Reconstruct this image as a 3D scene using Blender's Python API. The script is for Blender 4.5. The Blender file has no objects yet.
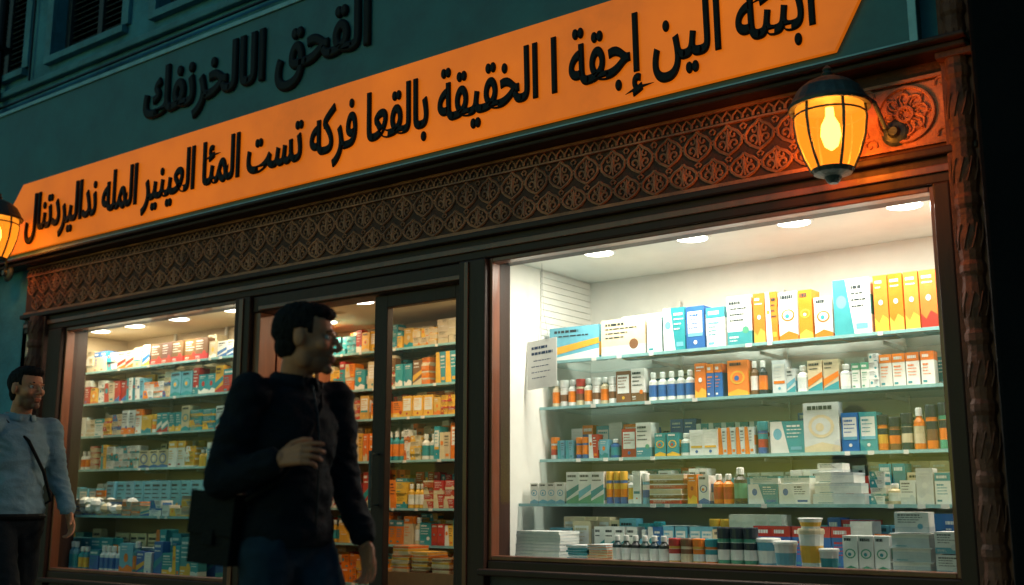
import bpy, bmesh, math, random
from mathutils import Vector, Matrix, noise
random.seed(7)
scene=bpy.context.scene
C=bpy.context
# ---------------------------------------------------------------- helpers
def link(o,parent=None):
    scene.collection.objects.link(o)
    if parent is not None: o.parent=parent
    return o
def empty(name,loc=(0,0,0)):
    o=bpy.data.objects.new(name,None); o.location=loc; o.empty_display_size=.2
    return link(o)
def mat(name,col,rough=.6,metal=0.,ns=6.,var=.3,bump=.15,bs=60.,emis=None,es=0.,vcol=False,spec=.5,sss=0.,coat=0.,stretch=None,transl=0.):
    m=bpy.data.materials.new(name); m.use_nodes=True
    nt=m.node_tree; N=nt.nodes; L=nt.links
    b=N['Principled BSDF']
    b.inputs['Roughness'].default_value=rough; b.inputs['Metallic'].default_value=metal
    b.inputs['Specular IOR Level'].default_value=spec
    b.inputs['Coat Weight'].default_value=coat
    if sss: 
        b.inputs['Subsurface Weight'].default_value=sss; b.inputs['Subsurface Radius'].default_value=(.012,.005,.003)
    tc=N.new('ShaderNodeTexCoord'); mp=N.new('ShaderNodeMapping')
    L.new(tc.outputs['Object'],mp.inputs['Vector'])
    if stretch: mp.inputs['Scale'].default_value=stretch
    n1=N.new('ShaderNodeTexNoise'); n1.inputs['Scale'].default_value=ns; n1.inputs['Detail'].default_value=8; n1.inputs['Roughness'].default_value=.65
    L.new(mp.outputs[0],n1.inputs['Vector'])
    mr=N.new('ShaderNodeMapRange'); mr.inputs['From Min'].default_value=.3; mr.inputs['From Max'].default_value=.7
    mr.inputs['To Min'].default_value=1-var; mr.inputs['To Max'].default_value=1+var*.4
    L.new(n1.outputs['Fac'],mr.inputs['Value'])
    vm=N.new('ShaderNodeVectorMath'); vm.operation='SCALE'
    if vcol:
        a=N.new('ShaderNodeAttribute'); a.attribute_name='Col'; L.new(a.outputs['Color'],vm.inputs[0])
    else: vm.inputs[0].default_value=col[:3]
    L.new(mr.outputs[0],vm.inputs['Scale'])
    L.new(vm.outputs[0],b.inputs['Base Color'])
    mr2=N.new('ShaderNodeMapRange'); mr2.inputs['To Min'].default_value=max(.03,rough-.12); mr2.inputs['To Max'].default_value=min(1,rough+.15)
    L.new(n1.outputs['Fac'],mr2.inputs['Value']); L.new(mr2.outputs[0],b.inputs['Roughness'])
    if bump:
        n2=N.new('ShaderNodeTexNoise'); n2.inputs['Scale'].default_value=bs; n2.inputs['Detail'].default_value=5
        L.new(mp.outputs[0],n2.inputs['Vector'])
        bp=N.new('ShaderNodeBump'); bp.inputs['Strength'].default_value=bump; bp.inputs['Distance'].default_value=.01
        L.new(n2.outputs['Fac'],bp.inputs['Height']); L.new(bp.outputs[0],b.inputs['Normal'])
    if emis:
        vm2=N.new('ShaderNodeVectorMath'); vm2.operation='SCALE'; vm2.inputs[0].default_value=emis[:3]
        L.new(mr.outputs[0],vm2.inputs['Scale']); L.new(vm2.outputs[0],b.inputs['Emission Color'])
        b.inputs['Emission Strength'].default_value=es
    if transl:
        tl=N.new('ShaderNodeBsdfTranslucent'); L.new(vm.outputs[0],tl.inputs[0]); mx=N.new('ShaderNodeMixShader'); mx.inputs[0].default_value=transl
        L.new(b.outputs[0],mx.inputs[1]); L.new(tl.outputs[0],mx.inputs[2]); L.new(mx.outputs[0],N['Material Output'].inputs[0])
    return m
def emat(name,col,s):
    m=bpy.data.materials.new(name); m.use_nodes=True; nt=m.node_tree; nt.nodes.clear()
    e=nt.nodes.new('ShaderNodeEmission'); e.inputs[0].default_value=(*col,1); e.inputs[1].default_value=s
    o=nt.nodes.new('ShaderNodeOutputMaterial'); nt.links.new(e.outputs[0],o.inputs[0]); return m
def glassmat(name,tint=(.93,.97,.95),base=.03,edge=.3,rough=.02):
    m=bpy.data.materials.new(name); m.use_nodes=True; nt=m.node_tree; N=nt.nodes; L=nt.links; N.clear()
    t=N.new('ShaderNodeBsdfTransparent'); t.inputs[0].default_value=(*tint,1)
    g=N.new('ShaderNodeBsdfGlossy'); g.inputs['Roughness'].default_value=rough
    lw=N.new('ShaderNodeLayerWeight'); lw.inputs[0].default_value=.5
    p=N.new('ShaderNodeMath'); p.operation='POWER'; p.inputs[1].default_value=4
    L.new(lw.outputs['Facing'],p.inputs[0])
    ma=N.new('ShaderNodeMath'); ma.operation='MULTIPLY_ADD'; ma.inputs[1].default_value=edge; ma.inputs[2].default_value=base
    L.new(p.outputs[0],ma.inputs[0])
    mx=N.new('ShaderNodeMixShader'); L.new(ma.outputs[0],mx.inputs[0]); L.new(t.outputs[0],mx.inputs[1]); L.new(g.outputs[0],mx.inputs[2])
    o=N.new('ShaderNodeOutputMaterial'); L.new(mx.outputs[0],o.inputs[0]); return m
def shelfglass(name):
    m=bpy.data.materials.new(name); m.use_nodes=True; nt=m.node_tree; N=nt.nodes; L=nt.links
    b=N['Principled BSDF']; b.inputs['Base Color'].default_value=(.45,.60,.60,1); b.inputs['Roughness'].default_value=.15
    t=N.new('ShaderNodeBsdfTransparent'); t.inputs[0].default_value=(.90,.98,.98,1)
    mx=N.new('ShaderNodeMixShader'); mx.inputs[0].default_value=.74
    L.new(b.outputs[0],mx.inputs[1]); L.new(t.outputs[0],mx.inputs[2]); L.new(mx.outputs[0],N['Material Output'].inputs[0]); return m

class MB:
    def __init__(s): s.v=[]; s.f=[]; s.c=[]; s.m=[]
    def add(s,vs,fs,col=(1,1,1),mi=0,M=None):
        b=len(s.v)
        if M is not None: vs=[tuple(M@Vector(v)) for v in vs]
        s.v+=vs
        for f in fs: s.f.append([b+i for i in f]); s.c.append(col); s.m.append(mi)
    def box(s,x0,x1,y0,y1,z0,z1,col=(1,1,1),mi=0,M=None):
        vs=[(x0,y0,z0),(x1,y0,z0),(x1,y1,z0),(x0,y1,z0),(x0,y0,z1),(x1,y0,z1),(x1,y1,z1),(x0,y1,z1)]
        s.add(vs,[(3,2,1,0),(4,5,6,7),(0,1,5,4),(1,2,6,5),(2,3,7,6),(3,0,4,7)],col,mi,M)
    def lathe(s,prof,cx=0,cy=0,seg=16,cols=None,mi=0,M=None,col=(1,1,1)):
        n=len(prof); vs=[]
        for r,z in prof:
            for k in range(seg):
                a=2*math.pi*k/seg; vs.append((cx+r*math.cos(a),cy+r*math.sin(a),z))
        b=len(s.v)
        if M is not None: vs=[tuple(M@Vector(v)) for v in vs]
        s.v+=vs
        for i in range(n-1):
            for k in range(seg):
                k2=(k+1)%seg
                s.f.append([b+i*seg+k,b+i*seg+k2,b+(i+1)*seg+k2,b+(i+1)*seg+k]); s.c.append(cols[i] if cols else col); s.m.append(mi)
        s.f.append([b+k for k in reversed(range(seg))]); s.c.append(cols[0] if cols else col); s.m.append(mi)
        s.f.append([b+(n-1)*seg+k for k in range(seg)]); s.c.append(cols[-1] if cols else col); s.m.append(mi)
    def tube(s,pts,r,sides=6,closed=False,col=(1,1,1),mi=0,M=None,up=Vector((0,1,0))):
        pts=[Vector(p) for p in pts]; n=len(pts); vs=[]
        for i,p in enumerate(pts):
            a=pts[(i-1)%n] if (closed or i>0) else pts[i]; c=pts[(i+1)%n] if (closed or i<n-1) else pts[i]
            t=(c-a); t=t.normalized() if t.length>1e-9 else Vector((0,0,1))
            u=up if abs(t.dot(up))<.95 else Vector((1,0,0))
            x=t.cross(u).normalized(); y=t.cross(x).normalized()
            rr=r[i] if isinstance(r,(list,tuple)) else r
            for k in range(sides):
                an=2*math.pi*k/sides; vs.append(tuple(p+x*rr*math.cos(an)+y*rr*math.sin(an)))
        fs=[]
        for i in range(n if closed else n-1):
            j=(i+1)%n
            for k in range(sides):
                k2=(k+1)%sides; fs.append((i*sides+k,i*sides+k2,j*sides+k2,j*sides+k))
        if not closed: fs.append(tuple(range(sides))); fs.append(tuple((n-1)*sides+k for k in reversed(range(sides))))
        s.add(vs,fs,col,mi,M)
    def build(s,name,mats,parent=None,bevel=0,smooth=False,loc=None):
        me=bpy.data.meshes.new(name); me.from_pydata(s.v,[],s.f)
        if not isinstance(mats,(list,tuple)): mats=[mats]
        for m in mats: me.materials.append(m)
        me.polygons.foreach_set('material_index',s.m)
        at=me.color_attributes.new('Col','FLOAT_COLOR','CORNER'); arr=[]
        for f,c in zip(s.f,s.c): arr+= [c[0],c[1],c[2],1.0]*len(f)
        at.data.foreach_set('color',arr)
        if smooth: me.polygons.foreach_set('use_smooth',[True]*len(me.polygons))
        me.update()
        bm=bmesh.new(); bm.from_mesh(me); bmesh.ops.recalc_face_normals(bm,faces=bm.faces); bm.to_mesh(me); bm.free()
        o=bpy.data.objects.new(name,me); link(o,parent)
        if loc: o.location=loc
        if bevel:
            bv=o.modifiers.new('Bevel','BEVEL'); bv.width=bevel; bv.segments=2; bv.limit_method='ANGLE'
        return o
def simplebox(name,x0,x1,y0,y1,z0,z1,m,parent=None,bevel=0):
    b=MB(); b.box(x0,x1,y0,y1,z0,z1); return b.build(name,m,parent,bevel)

# ---------------------------------------------------------------- materials
M_teal=mat('teal_plaster',(.07,.27,.34),.85,ns=1.6,var=.6,bump=.6,bs=30)
M_teal_trim=mat('teal_trim',(.07,.24,.29),.7,ns=5,var=.45,bump=.25)
M_green=mat('green_signboard',(.022,.14,.15),.5,ns=2.5,var=.4,bump=.08,bs=20)
M_signframe=mat('sign_frame_metal',(.22,.42,.44),.45,metal=.3,ns=8,var=.3,bump=.05)
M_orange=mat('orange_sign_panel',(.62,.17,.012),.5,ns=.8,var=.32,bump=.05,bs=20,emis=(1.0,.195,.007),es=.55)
M_letter=mat('black_letter',(.006,.008,.009),.6,ns=10,var=.3,bump=0,spec=.2)
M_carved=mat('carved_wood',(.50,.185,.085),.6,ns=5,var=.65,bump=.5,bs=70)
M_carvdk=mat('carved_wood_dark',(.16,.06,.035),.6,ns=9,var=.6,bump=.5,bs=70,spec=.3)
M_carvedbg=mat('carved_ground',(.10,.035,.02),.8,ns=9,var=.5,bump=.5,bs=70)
M_frame=mat('dark_wood_frame',(.040,.015,.009),.5,ns=7,var=.4,bump=.25,bs=30,stretch=(1,1,.15),spec=.3)
M_redwood=mat('varnished_wood',(.20,.058,.024),.35,ns=7,var=.5,bump=.2,bs=40,stretch=(1,1,.12),coat=.2)
M_black=mat('black_metal',(.012,.014,.015),.4,metal=.6,ns=9,var=.4,bump=.1)
M_lampmetal=mat('lantern_metal',(.07,.10,.095),.45,metal=.5,ns=14,var=.5,bump=.25,bs=80)
M_white=mat('white_interior_paint',(.74,.73,.68),.7,ns=2,var=.12,bump=.05,bs=50)
M_cream=mat('cream_interior_paint',(.66,.55,.38),.7,ns=2,var=.14,bump=.05,bs=50)
M_shelf=shelfglass('glass_shelf')
M_trimring=mat('downlight_trim',(.7,.7,.68),.4,ns=5,var=.1,bump=0)
M_shelfedge=mat('shelf_glass_edge',(.26,.50,.52),.25,ns=8,var=.2,bump=0)
M_prod=mat('printed_packaging',(1,1,1),.42,ns=14,var=.16,bump=.04,bs=90,vcol=True)
M_paper=mat('notice_paper',(1,1,1),.6,ns=14,var=.1,bump=.04,bs=90,vcol=True,transl=.35)
M_stone=mat('dark_stone',(.05,.05,.05),.7,ns=4,var=.4,bump=.5,bs=30)
M_dark=mat('near_black_matte',(.004,.005,.006),.95,ns=3,var=.4,bump=.4,bs=30,spec=.1)  # plain near-black base for the neighbouring wall and panels behind upper shutters
M_floor=mat('interior_floor_tile',(.35,.28,.2),.35,ns=4,var=.3,bump=.05)
M_glass=glassmat('window_glass')
M_downlight=emat('downlight_diffuser',(1,.93,.8),9)
M_shutter=mat('shutter_paint',(.02,.035,.04),.6,ns=6,var=.5,bump=.3)
def brickmat(name,c1,c2,sc,rough,msize):
    m=mat(name,c1,rough,ns=3,var=.4,bump=0); N=m.node_tree.nodes; L=m.node_tree.links
    b=N['Principled BSDF']; br=N.new('ShaderNodeTexBrick'); tc=N.new('ShaderNodeTexCoord')
    L.new(tc.outputs['Object'],br.inputs['Vector']); br.inputs['Scale'].default_value=sc; br.inputs['Mortar Size'].default_value=msize
    br.inputs['Color1'].default_value=(*c1,1); br.inputs['Color2'].default_value=(*c2,1); br.inputs['Mortar'].default_value=(.02,.02,.02,1)
    L.new(br.outputs['Color'],b.inputs['Base Color'])
    bp=N.new('ShaderNodeBump'); bp.inputs['Strength'].default_value=.6; bp.inputs['Distance'].default_value=.01; bp.invert=True
    L.new(br.outputs['Fac'],bp.inputs['Height']); L.new(bp.outputs[0],b.inputs['Normal']); return m
M_pave=brickmat('paving_slabs',(.12,.12,.12),(.16,.155,.15),2.2,.6,.012)
M_asph=mat('asphalt',(.05,.05,.052),.8,ns=20,var=.3,bump=.8,bs=180)

# ---------------------------------------------------------------- ground
g=MB(); g.box(-400,400,-400,-3.3,-.4,-.12); g.build('road',M_asph)
g=MB(); g.box(-60,60,-3.15,0,-.3,0); g.build('pavement',M_pave)
g=MB()
for i in range(60): g.box(-30+i*1.0,-29.008+i*1.0,-3.3,-3.152,-.3,.003)
g.build('kerb',M_stone,bevel=.012)
g=MB(); g.box(-400,400,9,400,-.4,-.13); g.build('ground',M_asph)

# ---------------------------------------------------------------- building
XR=-1.352
B=empty('pharmacy_building')
w=MB()
w.box(-14,-8.98,0,.3,0,3.03)
w.box(-14,-1.0,0.0,.3,3.03,4.97)
piers=[(-14,-10.5),(-9.4,-8.92),(-7.84,-7.36),(-6.28,-5.8),(-4.72,-4.24),(-3.16,-2.68),(-1.6,-1.0)]
for a,b_ in piers: w.box(a,b_,0,.3,4.97,6.7)
w.box(-14,-1.0,0,.3,6.7,9)
w.box(-14,-1.0,6,6.3,0,9); w.box(-14,-13.7,.3,6,0,9)
w.build('walls',M_teal,B)
u=MB()
wins=[(-10.5,-9.4),(-8.92,-7.84),(-7.36,-6.28),(-5.8,-4.72),(-4.24,-3.16),(-2.68,-1.6)]
for a,b_ in wins:
    u.box(a,b_,.28,.32,4.97,6.7,mi=1)
    u.box(a-.06,b_+.06,-.06,.0,4.90,4.965,mi=2)
    u.box(a+.001,a+.07,.10,.2,4.975,6.7,mi=0); u.box(b_-.07,b_-.001,.10,.2,4.975,6.7,mi=0); u.box(a+.071,b_-.071,.10,.2,4.975,5.05,mi=0)
    mid=(a+b_)/2; u.box(mid-.035,mid+.035,.105,.19,5.051,6.69,mi=0)
    for side in ((a+.075,mid-.04),(mid+.04,b_-.075)):
        z=5.06
        while z<6.65:
            Mx=Matrix.Translation(((side[0]+side[1])/2,.15,z+.02))@Matrix.Rotation(math.radians(35),4,'X')
            hw=(side[1]-side[0])/2
            u.box(-hw,hw,-.03,.03,-.005,.005,mi=0,M=Mx); z+=.055
    u.box(a-.1,a-.002,-.035,0,4.97,6.8,mi=2); u.box(b_+.002,b_+.1,-.035,0,4.97,6.8,mi=2)
u.build('upper_windows',[M_shutter,M_dark,M_teal_trim],B,bevel=.004)
p=MB()
p.box(-14,-1.0,-.05,0,4.74,4.80)
p.build('string_course',M_teal_trim,B,bevel=.01)
p=MB()
p.tube([(-9.72,-.09,0),(-9.72,-.09,8.9)],.045,12)
p.tube([(-14,-.045,4.66),(-9.6,-.05,4.64),(-5,-.05,4.67),(-1,-.05,4.65)],.012,6)
p.tube([(-9.25,-.03,4.82),(-9.24,-.035,5.5),(-9.25,-.03,6.6)],.01,6)
for z in (1,2.6,4.2,5.2,6.4): p.box(-9.79,-9.65,-.15,0,z,z+.04)
p.build('drainpipe_and_cables',M_black,B,smooth=False)

s=MB()
s.box(-8.98,-1.14,-.03,.25,2.452,2.59)
s.box(-9.0,-1.14,-.07,.0,2.575,2.612)
s.box(-4.11,-3.91,-.05,.2,0,2.45)
s.box(-6.16,-6.0,-.05,.2,0,2.45)
s.box(XR,XR+.075,-.05,.2,0,2.45)
s.box(-8.56,-8.36,-.05,.2,0,2.45)
s.box(-6.0,-4.11,-.02,.16,2.335,2.45)
s.box(-3.91,XR,-.02,.12,.655,.72)
s.box(-8.36,-6.16,-.02,.12,.43,.50)
s.box(-3.93,XR+.02,-.09,-.02,.64,.675); s.box(-8.38,-6.14,-.09,-.02,.415,.45)
s.build('shopfront_frame',M_frame,B,bevel=.008)
s=MB()
for x0,x1,z0,z1 in ((-3.91,XR,.72,2.452),(-8.36,-6.16,.50,2.452)):
    s.box(x0+.001,x0+.025,-.012,.06,z0+.001,z1-.001); s.box(x1-.025,x1-.001,-.012,.06,z0+.001,z1-.001)
    s.box(x0+.026,x1-.026,-.012,.06,z1-.028,z1-.001); s.box(x0+.026,x1-.026,-.012,.06,z0+.001,z0+.025)
s.box(-5.999,-5.93,-.01,.14,0,2.334); s.box(-5.929,-4.111,-.035,-.021,2.345,2.375)
s.box(-4.06,-4.03,-.062,-.05,.1,2.44); s.box(-6.1,-6.06,-.062,-.05,.1,2.44)
s.box(-8.97,-1.14,-.044,-.031,2.50,2.535)
s.build('timber_beading',M_redwood,B,bevel=.004)
s=MB()
s.box(-3.91,XR,.0,.2,0,.655); s.box(-8.36,-6.16,0,.2,0,.43); s.box(-6.0,-4.11,-.25,.6,0,.1)
s.build('stall_riser',M_stone,B,bevel=.01)
gl=MB()
gl.add([(-3.90,.03,.73),(XR-.01,.03,.73),(XR-.01,.03,2.44),(-3.90,.03,2.44)],[(0,1,2,3)])
gl.add([(-8.35,.03,.51),(-6.17,.03,.51),(-6.17,.03,2.44),(-8.35,.03,2.44)],[(0,1,2,3)])
gl.build('window_panes',M_glass,B)
d=MB()
d.box(-4.86,-4.75,.02,.075,.1,2.33); d.box(-4.19,-4.112,.02,.075,.1,2.33); d.box(-4.75,-4.19,.02,.075,2.25,2.33); d.box(-4.75,-4.19,.02,.075,.1,.42)
d.box(-4.745,-4.20,.0,.02,.43,.45,mi=1)
d.tube([(-4.80,-.05,1.0),(-4.80,-.05,1.35)],.012,8,mi=2)
d.tube([(-4.80,.02,1.02),(-4.80,-.05,1.02)],.008,6,mi=2); d.tube([(-4.80,.02,1.33),(-4.80,-.05,1.33)],.008,6,mi=2)
d.box(-5.98,-5.935,.16,.27,.1,2.32,mi=1); d.box(-5.98,-5.935,.56,.68,.1,2.32,mi=1); d.box(-5.98,-5.935,.27,.56,2.2,2.32,mi=1); d.box(-5.98,-5.935,.27,.56,.1,.5,mi=1); d.box(-5.98,-5.935,.27,.56,1.15,1.25,mi=1)
d.build('double_doors',[M_frame,M_redwood,M_lampmetal],B,bevel=.004)
gl=MB(); gl.add([(-4.75,.05,.42),(-4.19,.05,.42),(-4.19,.05,2.25),(-4.75,.05,2.25)],[(0,1,2,3)])
gl.add([(-5.957,.27,.5),(-5.957,.56,.5),(-5.957,.56,2.2),(-5.957,.27,2.2)],[(0,1,2,3)])
gl.build('door_panes',M_glass,B)

# ---- frieze
def arc(cx,cz,r,a0,a1,n,y=0): return [(cx+r*math.cos(math.radians(a0+(a1-a0)*i/n)),y,cz+r*math.sin(math.radians(a0+(a1-a0)*i/n))) for i in range(n+1)]
def spiral(cx,cz,r0,r1,a0,a1,n,fx=1): return [(cx+fx*(r0+(r1-r0)*i/n)*math.cos(math.radians(a0+(a1-a0)*i/n)),0,cz+(r0+(r1-r0)*i/n)*math.sin(math.radians(a0+(a1-a0)*i/n))) for i in range(n+1)]
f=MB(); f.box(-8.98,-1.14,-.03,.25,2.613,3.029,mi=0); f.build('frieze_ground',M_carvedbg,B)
TW=.172
def motif(mb,cx,z0,h,wd,M=None):
    for fx in (1,-1):
        mb.tube([(cx+fx*wd*a,0,z0+h*b) for a,b in ((0,.98),(.10,.86),(.30,.74),(.44,.55),(.42,.34),(.28,.18),(.08,.06),(0,.02))],.0085,5,M=M)
        mb.tube(spiral(cx+fx*wd*.20,z0+h*.36,wd*.17,wd*.04,250,-110,10,fx),.007,5,M=M)
        mb.tube(spiral(cx+fx*wd*.17,z0+h*.66,wd*.13,wd*.03,110,400,8,fx),.006,5,M=M)
        mb.tube([(cx+fx*wd*.5,0,z0+h*.95),(cx+fx*wd*.40,0,z0+h*.86),(cx+fx*wd*.47,0,z0+h*.76)],.006,5,M=M)
    mb.tube([(cx,0,z0+h*.12),(cx,0,z0+h*.5),(cx,0,z0+h*.86)],[.005,.013,.004],6,M=M)
    mb.tube(arc(cx+wd*.5,z0+h*.5,wd*.055,0,360,8)[:-1],.007,5,closed=True,M=M)
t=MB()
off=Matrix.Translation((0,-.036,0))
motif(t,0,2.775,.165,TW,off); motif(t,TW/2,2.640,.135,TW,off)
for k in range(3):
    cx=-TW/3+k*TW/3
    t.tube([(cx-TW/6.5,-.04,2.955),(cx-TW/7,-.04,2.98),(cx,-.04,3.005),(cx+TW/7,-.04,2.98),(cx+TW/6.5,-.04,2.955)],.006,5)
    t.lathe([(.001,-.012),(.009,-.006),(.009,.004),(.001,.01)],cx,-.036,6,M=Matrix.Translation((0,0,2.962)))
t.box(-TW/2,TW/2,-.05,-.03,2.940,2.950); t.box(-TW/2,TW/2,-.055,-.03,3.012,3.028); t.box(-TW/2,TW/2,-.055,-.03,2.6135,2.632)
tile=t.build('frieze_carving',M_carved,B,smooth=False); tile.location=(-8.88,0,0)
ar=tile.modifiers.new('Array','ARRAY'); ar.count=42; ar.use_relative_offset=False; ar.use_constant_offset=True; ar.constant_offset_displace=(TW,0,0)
e=MB()
e.box(-1.735,-1.145,-.036,-.031,2.634,2.938)
for k in range(8):
    a=k*45; R_=Matrix.Translation((-1.45,-.04,2.80))@Matrix.Rotation(math.radians(a),4,'Y')
    e.tube(spiral(.07,0,.05,.01,180,-200,10),.007,5,M=R_)
    e.tube([(0,0,.03),(.02,0,.07),(0,0,.12),(-.02,0,.07)],.006,5,closed=True,M=R_)
e.tube(arc(-1.45,2.8,.13,0,360,28,-.042)[:-1],.009,6,closed=True); e.tube(arc(-1.45,2.8,.035,0,360,14,-.042)[:-1],.011,6,closed=True)
for fx in (1,-1):
    for fz in (1,-1):
        for q in range(3):
            e.tube([(x,-.04,z) for x,_,z in spiral(-1.45+fx*(.17+.04*q),2.8+fz*(.12-.05*q),.034,.006,200,-160,9,fx)],.006,5)
for x0,x1,z0,z1 in ((-1.735,-1.145,2.95,2.965),(-1.735,-1.145,2.634,2.645)): e.box(x0,x1,-.05,-.037,z0,z1)
e.build('arabesque_panel',M_carved,B)
c=MB(); c.box(-9.55,-1.14,-.15,0,3.031,3.06); c.box(-9.6,-1.13,-.19,0,3.0605,3.085)
c.build('cornice',M_frame,B,bevel=.008)
def pilaster(x0,x1,ztop,name,zcap,proj=.06):
    q=MB(); wd=x1-x0; cx=(x0+x1)/2
    q.box(x0,x1,-proj,0,0,ztop)
    prof=[]; z=.5; R=wd*.42
    while z<ztop-.1:
        prof+=[(R*.8,z),(R*.95,z+.02),(R*.95,z+.05),(R*.8,z+.07),(R*.88,z+.10),(R*.98,z+.17),(R*.88,z+.24),(R*.8,z+.27)]; z+=.3
    q.lathe(prof,cx,-proj,12)
    z=.5
    while z<ztop-.15:
        for k in range(6):
            a=-math.pi+k*math.pi/5; r1=R*.94
            q.tube([(cx+r1*math.cos(a),-proj+r1*math.sin(a),z+.12),(cx+r1*1.06*math.cos(a+.25),-proj+r1*1.06*math.sin(a+.25),z+.17),(cx+r1*math.cos(a+.5),-proj+r1*math.sin(a+.5),z+.23)],.005,5)
        z+=.3
    for zz in zcap: q.box(x0-.006,x1+.006,-proj-.06,0,zz-.03,zz)
    q.box(x0-.01,x1+.01,-.13,0,0,.4)
    return q.build(name,M_carvdk,B,bevel=.003)
pilaster(-8.80,-8.60,2.57,'carved_pilaster',())
pilaster(XR+.078,-1.13,4.6,'carved_pilaster',(3.03,))
nb=empty('neighbouring_building')
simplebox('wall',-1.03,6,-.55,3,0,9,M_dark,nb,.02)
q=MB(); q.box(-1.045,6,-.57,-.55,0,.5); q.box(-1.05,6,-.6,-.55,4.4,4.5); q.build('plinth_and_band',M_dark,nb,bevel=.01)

# ---------------------------------------------------------------- sign
S=empty('shop_sign')
s=MB(); s.box(-9.58,-1.36,-.13,-.001,3.09,4.50); s.build('board',M_green,S,bevel=.005)
s=MB()
s.box(-9.60,-9.56,-.145,-.131,3.086,4.52); s.box(-9.559,-1.38,-.145,-.131,4.485,4.52); s.box(-9.559,-1.38,-.145,-.131,3.086,3.11); s.box(-1.379,-1.34,-.145,-.131,3.086,4.52)
s.build('frame',M_signframe,S,bevel=.003)
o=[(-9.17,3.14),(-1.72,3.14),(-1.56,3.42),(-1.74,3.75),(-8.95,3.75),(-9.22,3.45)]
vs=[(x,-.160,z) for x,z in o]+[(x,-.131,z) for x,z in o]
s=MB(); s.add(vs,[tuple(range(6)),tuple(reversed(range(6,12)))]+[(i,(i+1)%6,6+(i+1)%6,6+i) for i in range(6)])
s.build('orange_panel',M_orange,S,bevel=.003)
TAB={'ا':(0xFE8D,2),'أ':(0xFE83,2),'إ':(0xFE87,2),'ب':(0xFE8F,4),'ة':(0xFE93,2),'ت':(0xFE95,4),'ج':(0xFE9D,4),'ح':(0xFEA1,4),'خ':(0xFEA5,4),'د':(0xFEA9,2),'ر':(0xFEAD,2),'ز':(0xFEAF,2),'س':(0xFEB1,4),'ش':(0xFEB5,4),'ص':(0xFEB9,4),'ط':(0xFEC1,4),'ع':(0xFEC9,4),'ف':(0xFED1,4),'ق':(0xFED5,4),'ك':(0xFED9,4),'ل':(0xFEDD,4),'م':(0xFEE1,4),'ن':(0xFEE5,4),'ه':(0xFEE9,4),'و':(0xFEED,2),'ي':(0xFEF1,4),'ئ':(0xFE89,4)}
def shape(txt):
    out=[]
    for i,ch in enumerate(txt):
        if ch not in TAB: out.append(ch); continue
        base,n=TAB[ch]
        pj=i>0 and txt[i-1] in TAB and TAB[txt[i-1]][1]==4
        nj=n==4 and i<len(txt)-1 and txt[i+1] in TAB
        k=(3 if nj else 1) if pj else (2 if nj else 0)
        out.append(chr(base+k))
    return ''.join(reversed(out))
def lettering(txt,x0,x1,z,hz,y,name,bd=.008):
    cu=bpy.data.curves.new(name,'FONT'); cu.body=shape(txt); cu.size=.4; cu.extrude=.002; cu.bevel_depth=bd; cu.bevel_resolution=1
    o=bpy.data.objects.new(name,cu); link(o); o.rotation_euler=(math.pi/2,0,0); C.view_layer.update()
    bb=[Vector(b) for b in o.bound_box]; mnx=min(b.x for b in bb); mxx=max(b.x for b in bb); mny=min(b.y for b in bb); mxy=max(b.y for b in bb)
    sx=(x1-x0)/(mxx-mnx); sy=hz/(mxy-mny)
    o.scale=(sx,sy,1); o.location=(x0-mnx*sx,y,z-mny*sy); cu.materials.append(M_letter); o.parent=S
    return o
lettering('أبنئة الين إجقة ا الخقيقة بالقعا فركه تست المئا العينير المله نداليردتنال',-8.84,-1.72,3.155,.575,-.172,'lettering',.0095)
lettering('القحق الالخرنفك',-7.27,-4.80,3.84,.54,-.143,'upper_lettering',.014)

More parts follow.
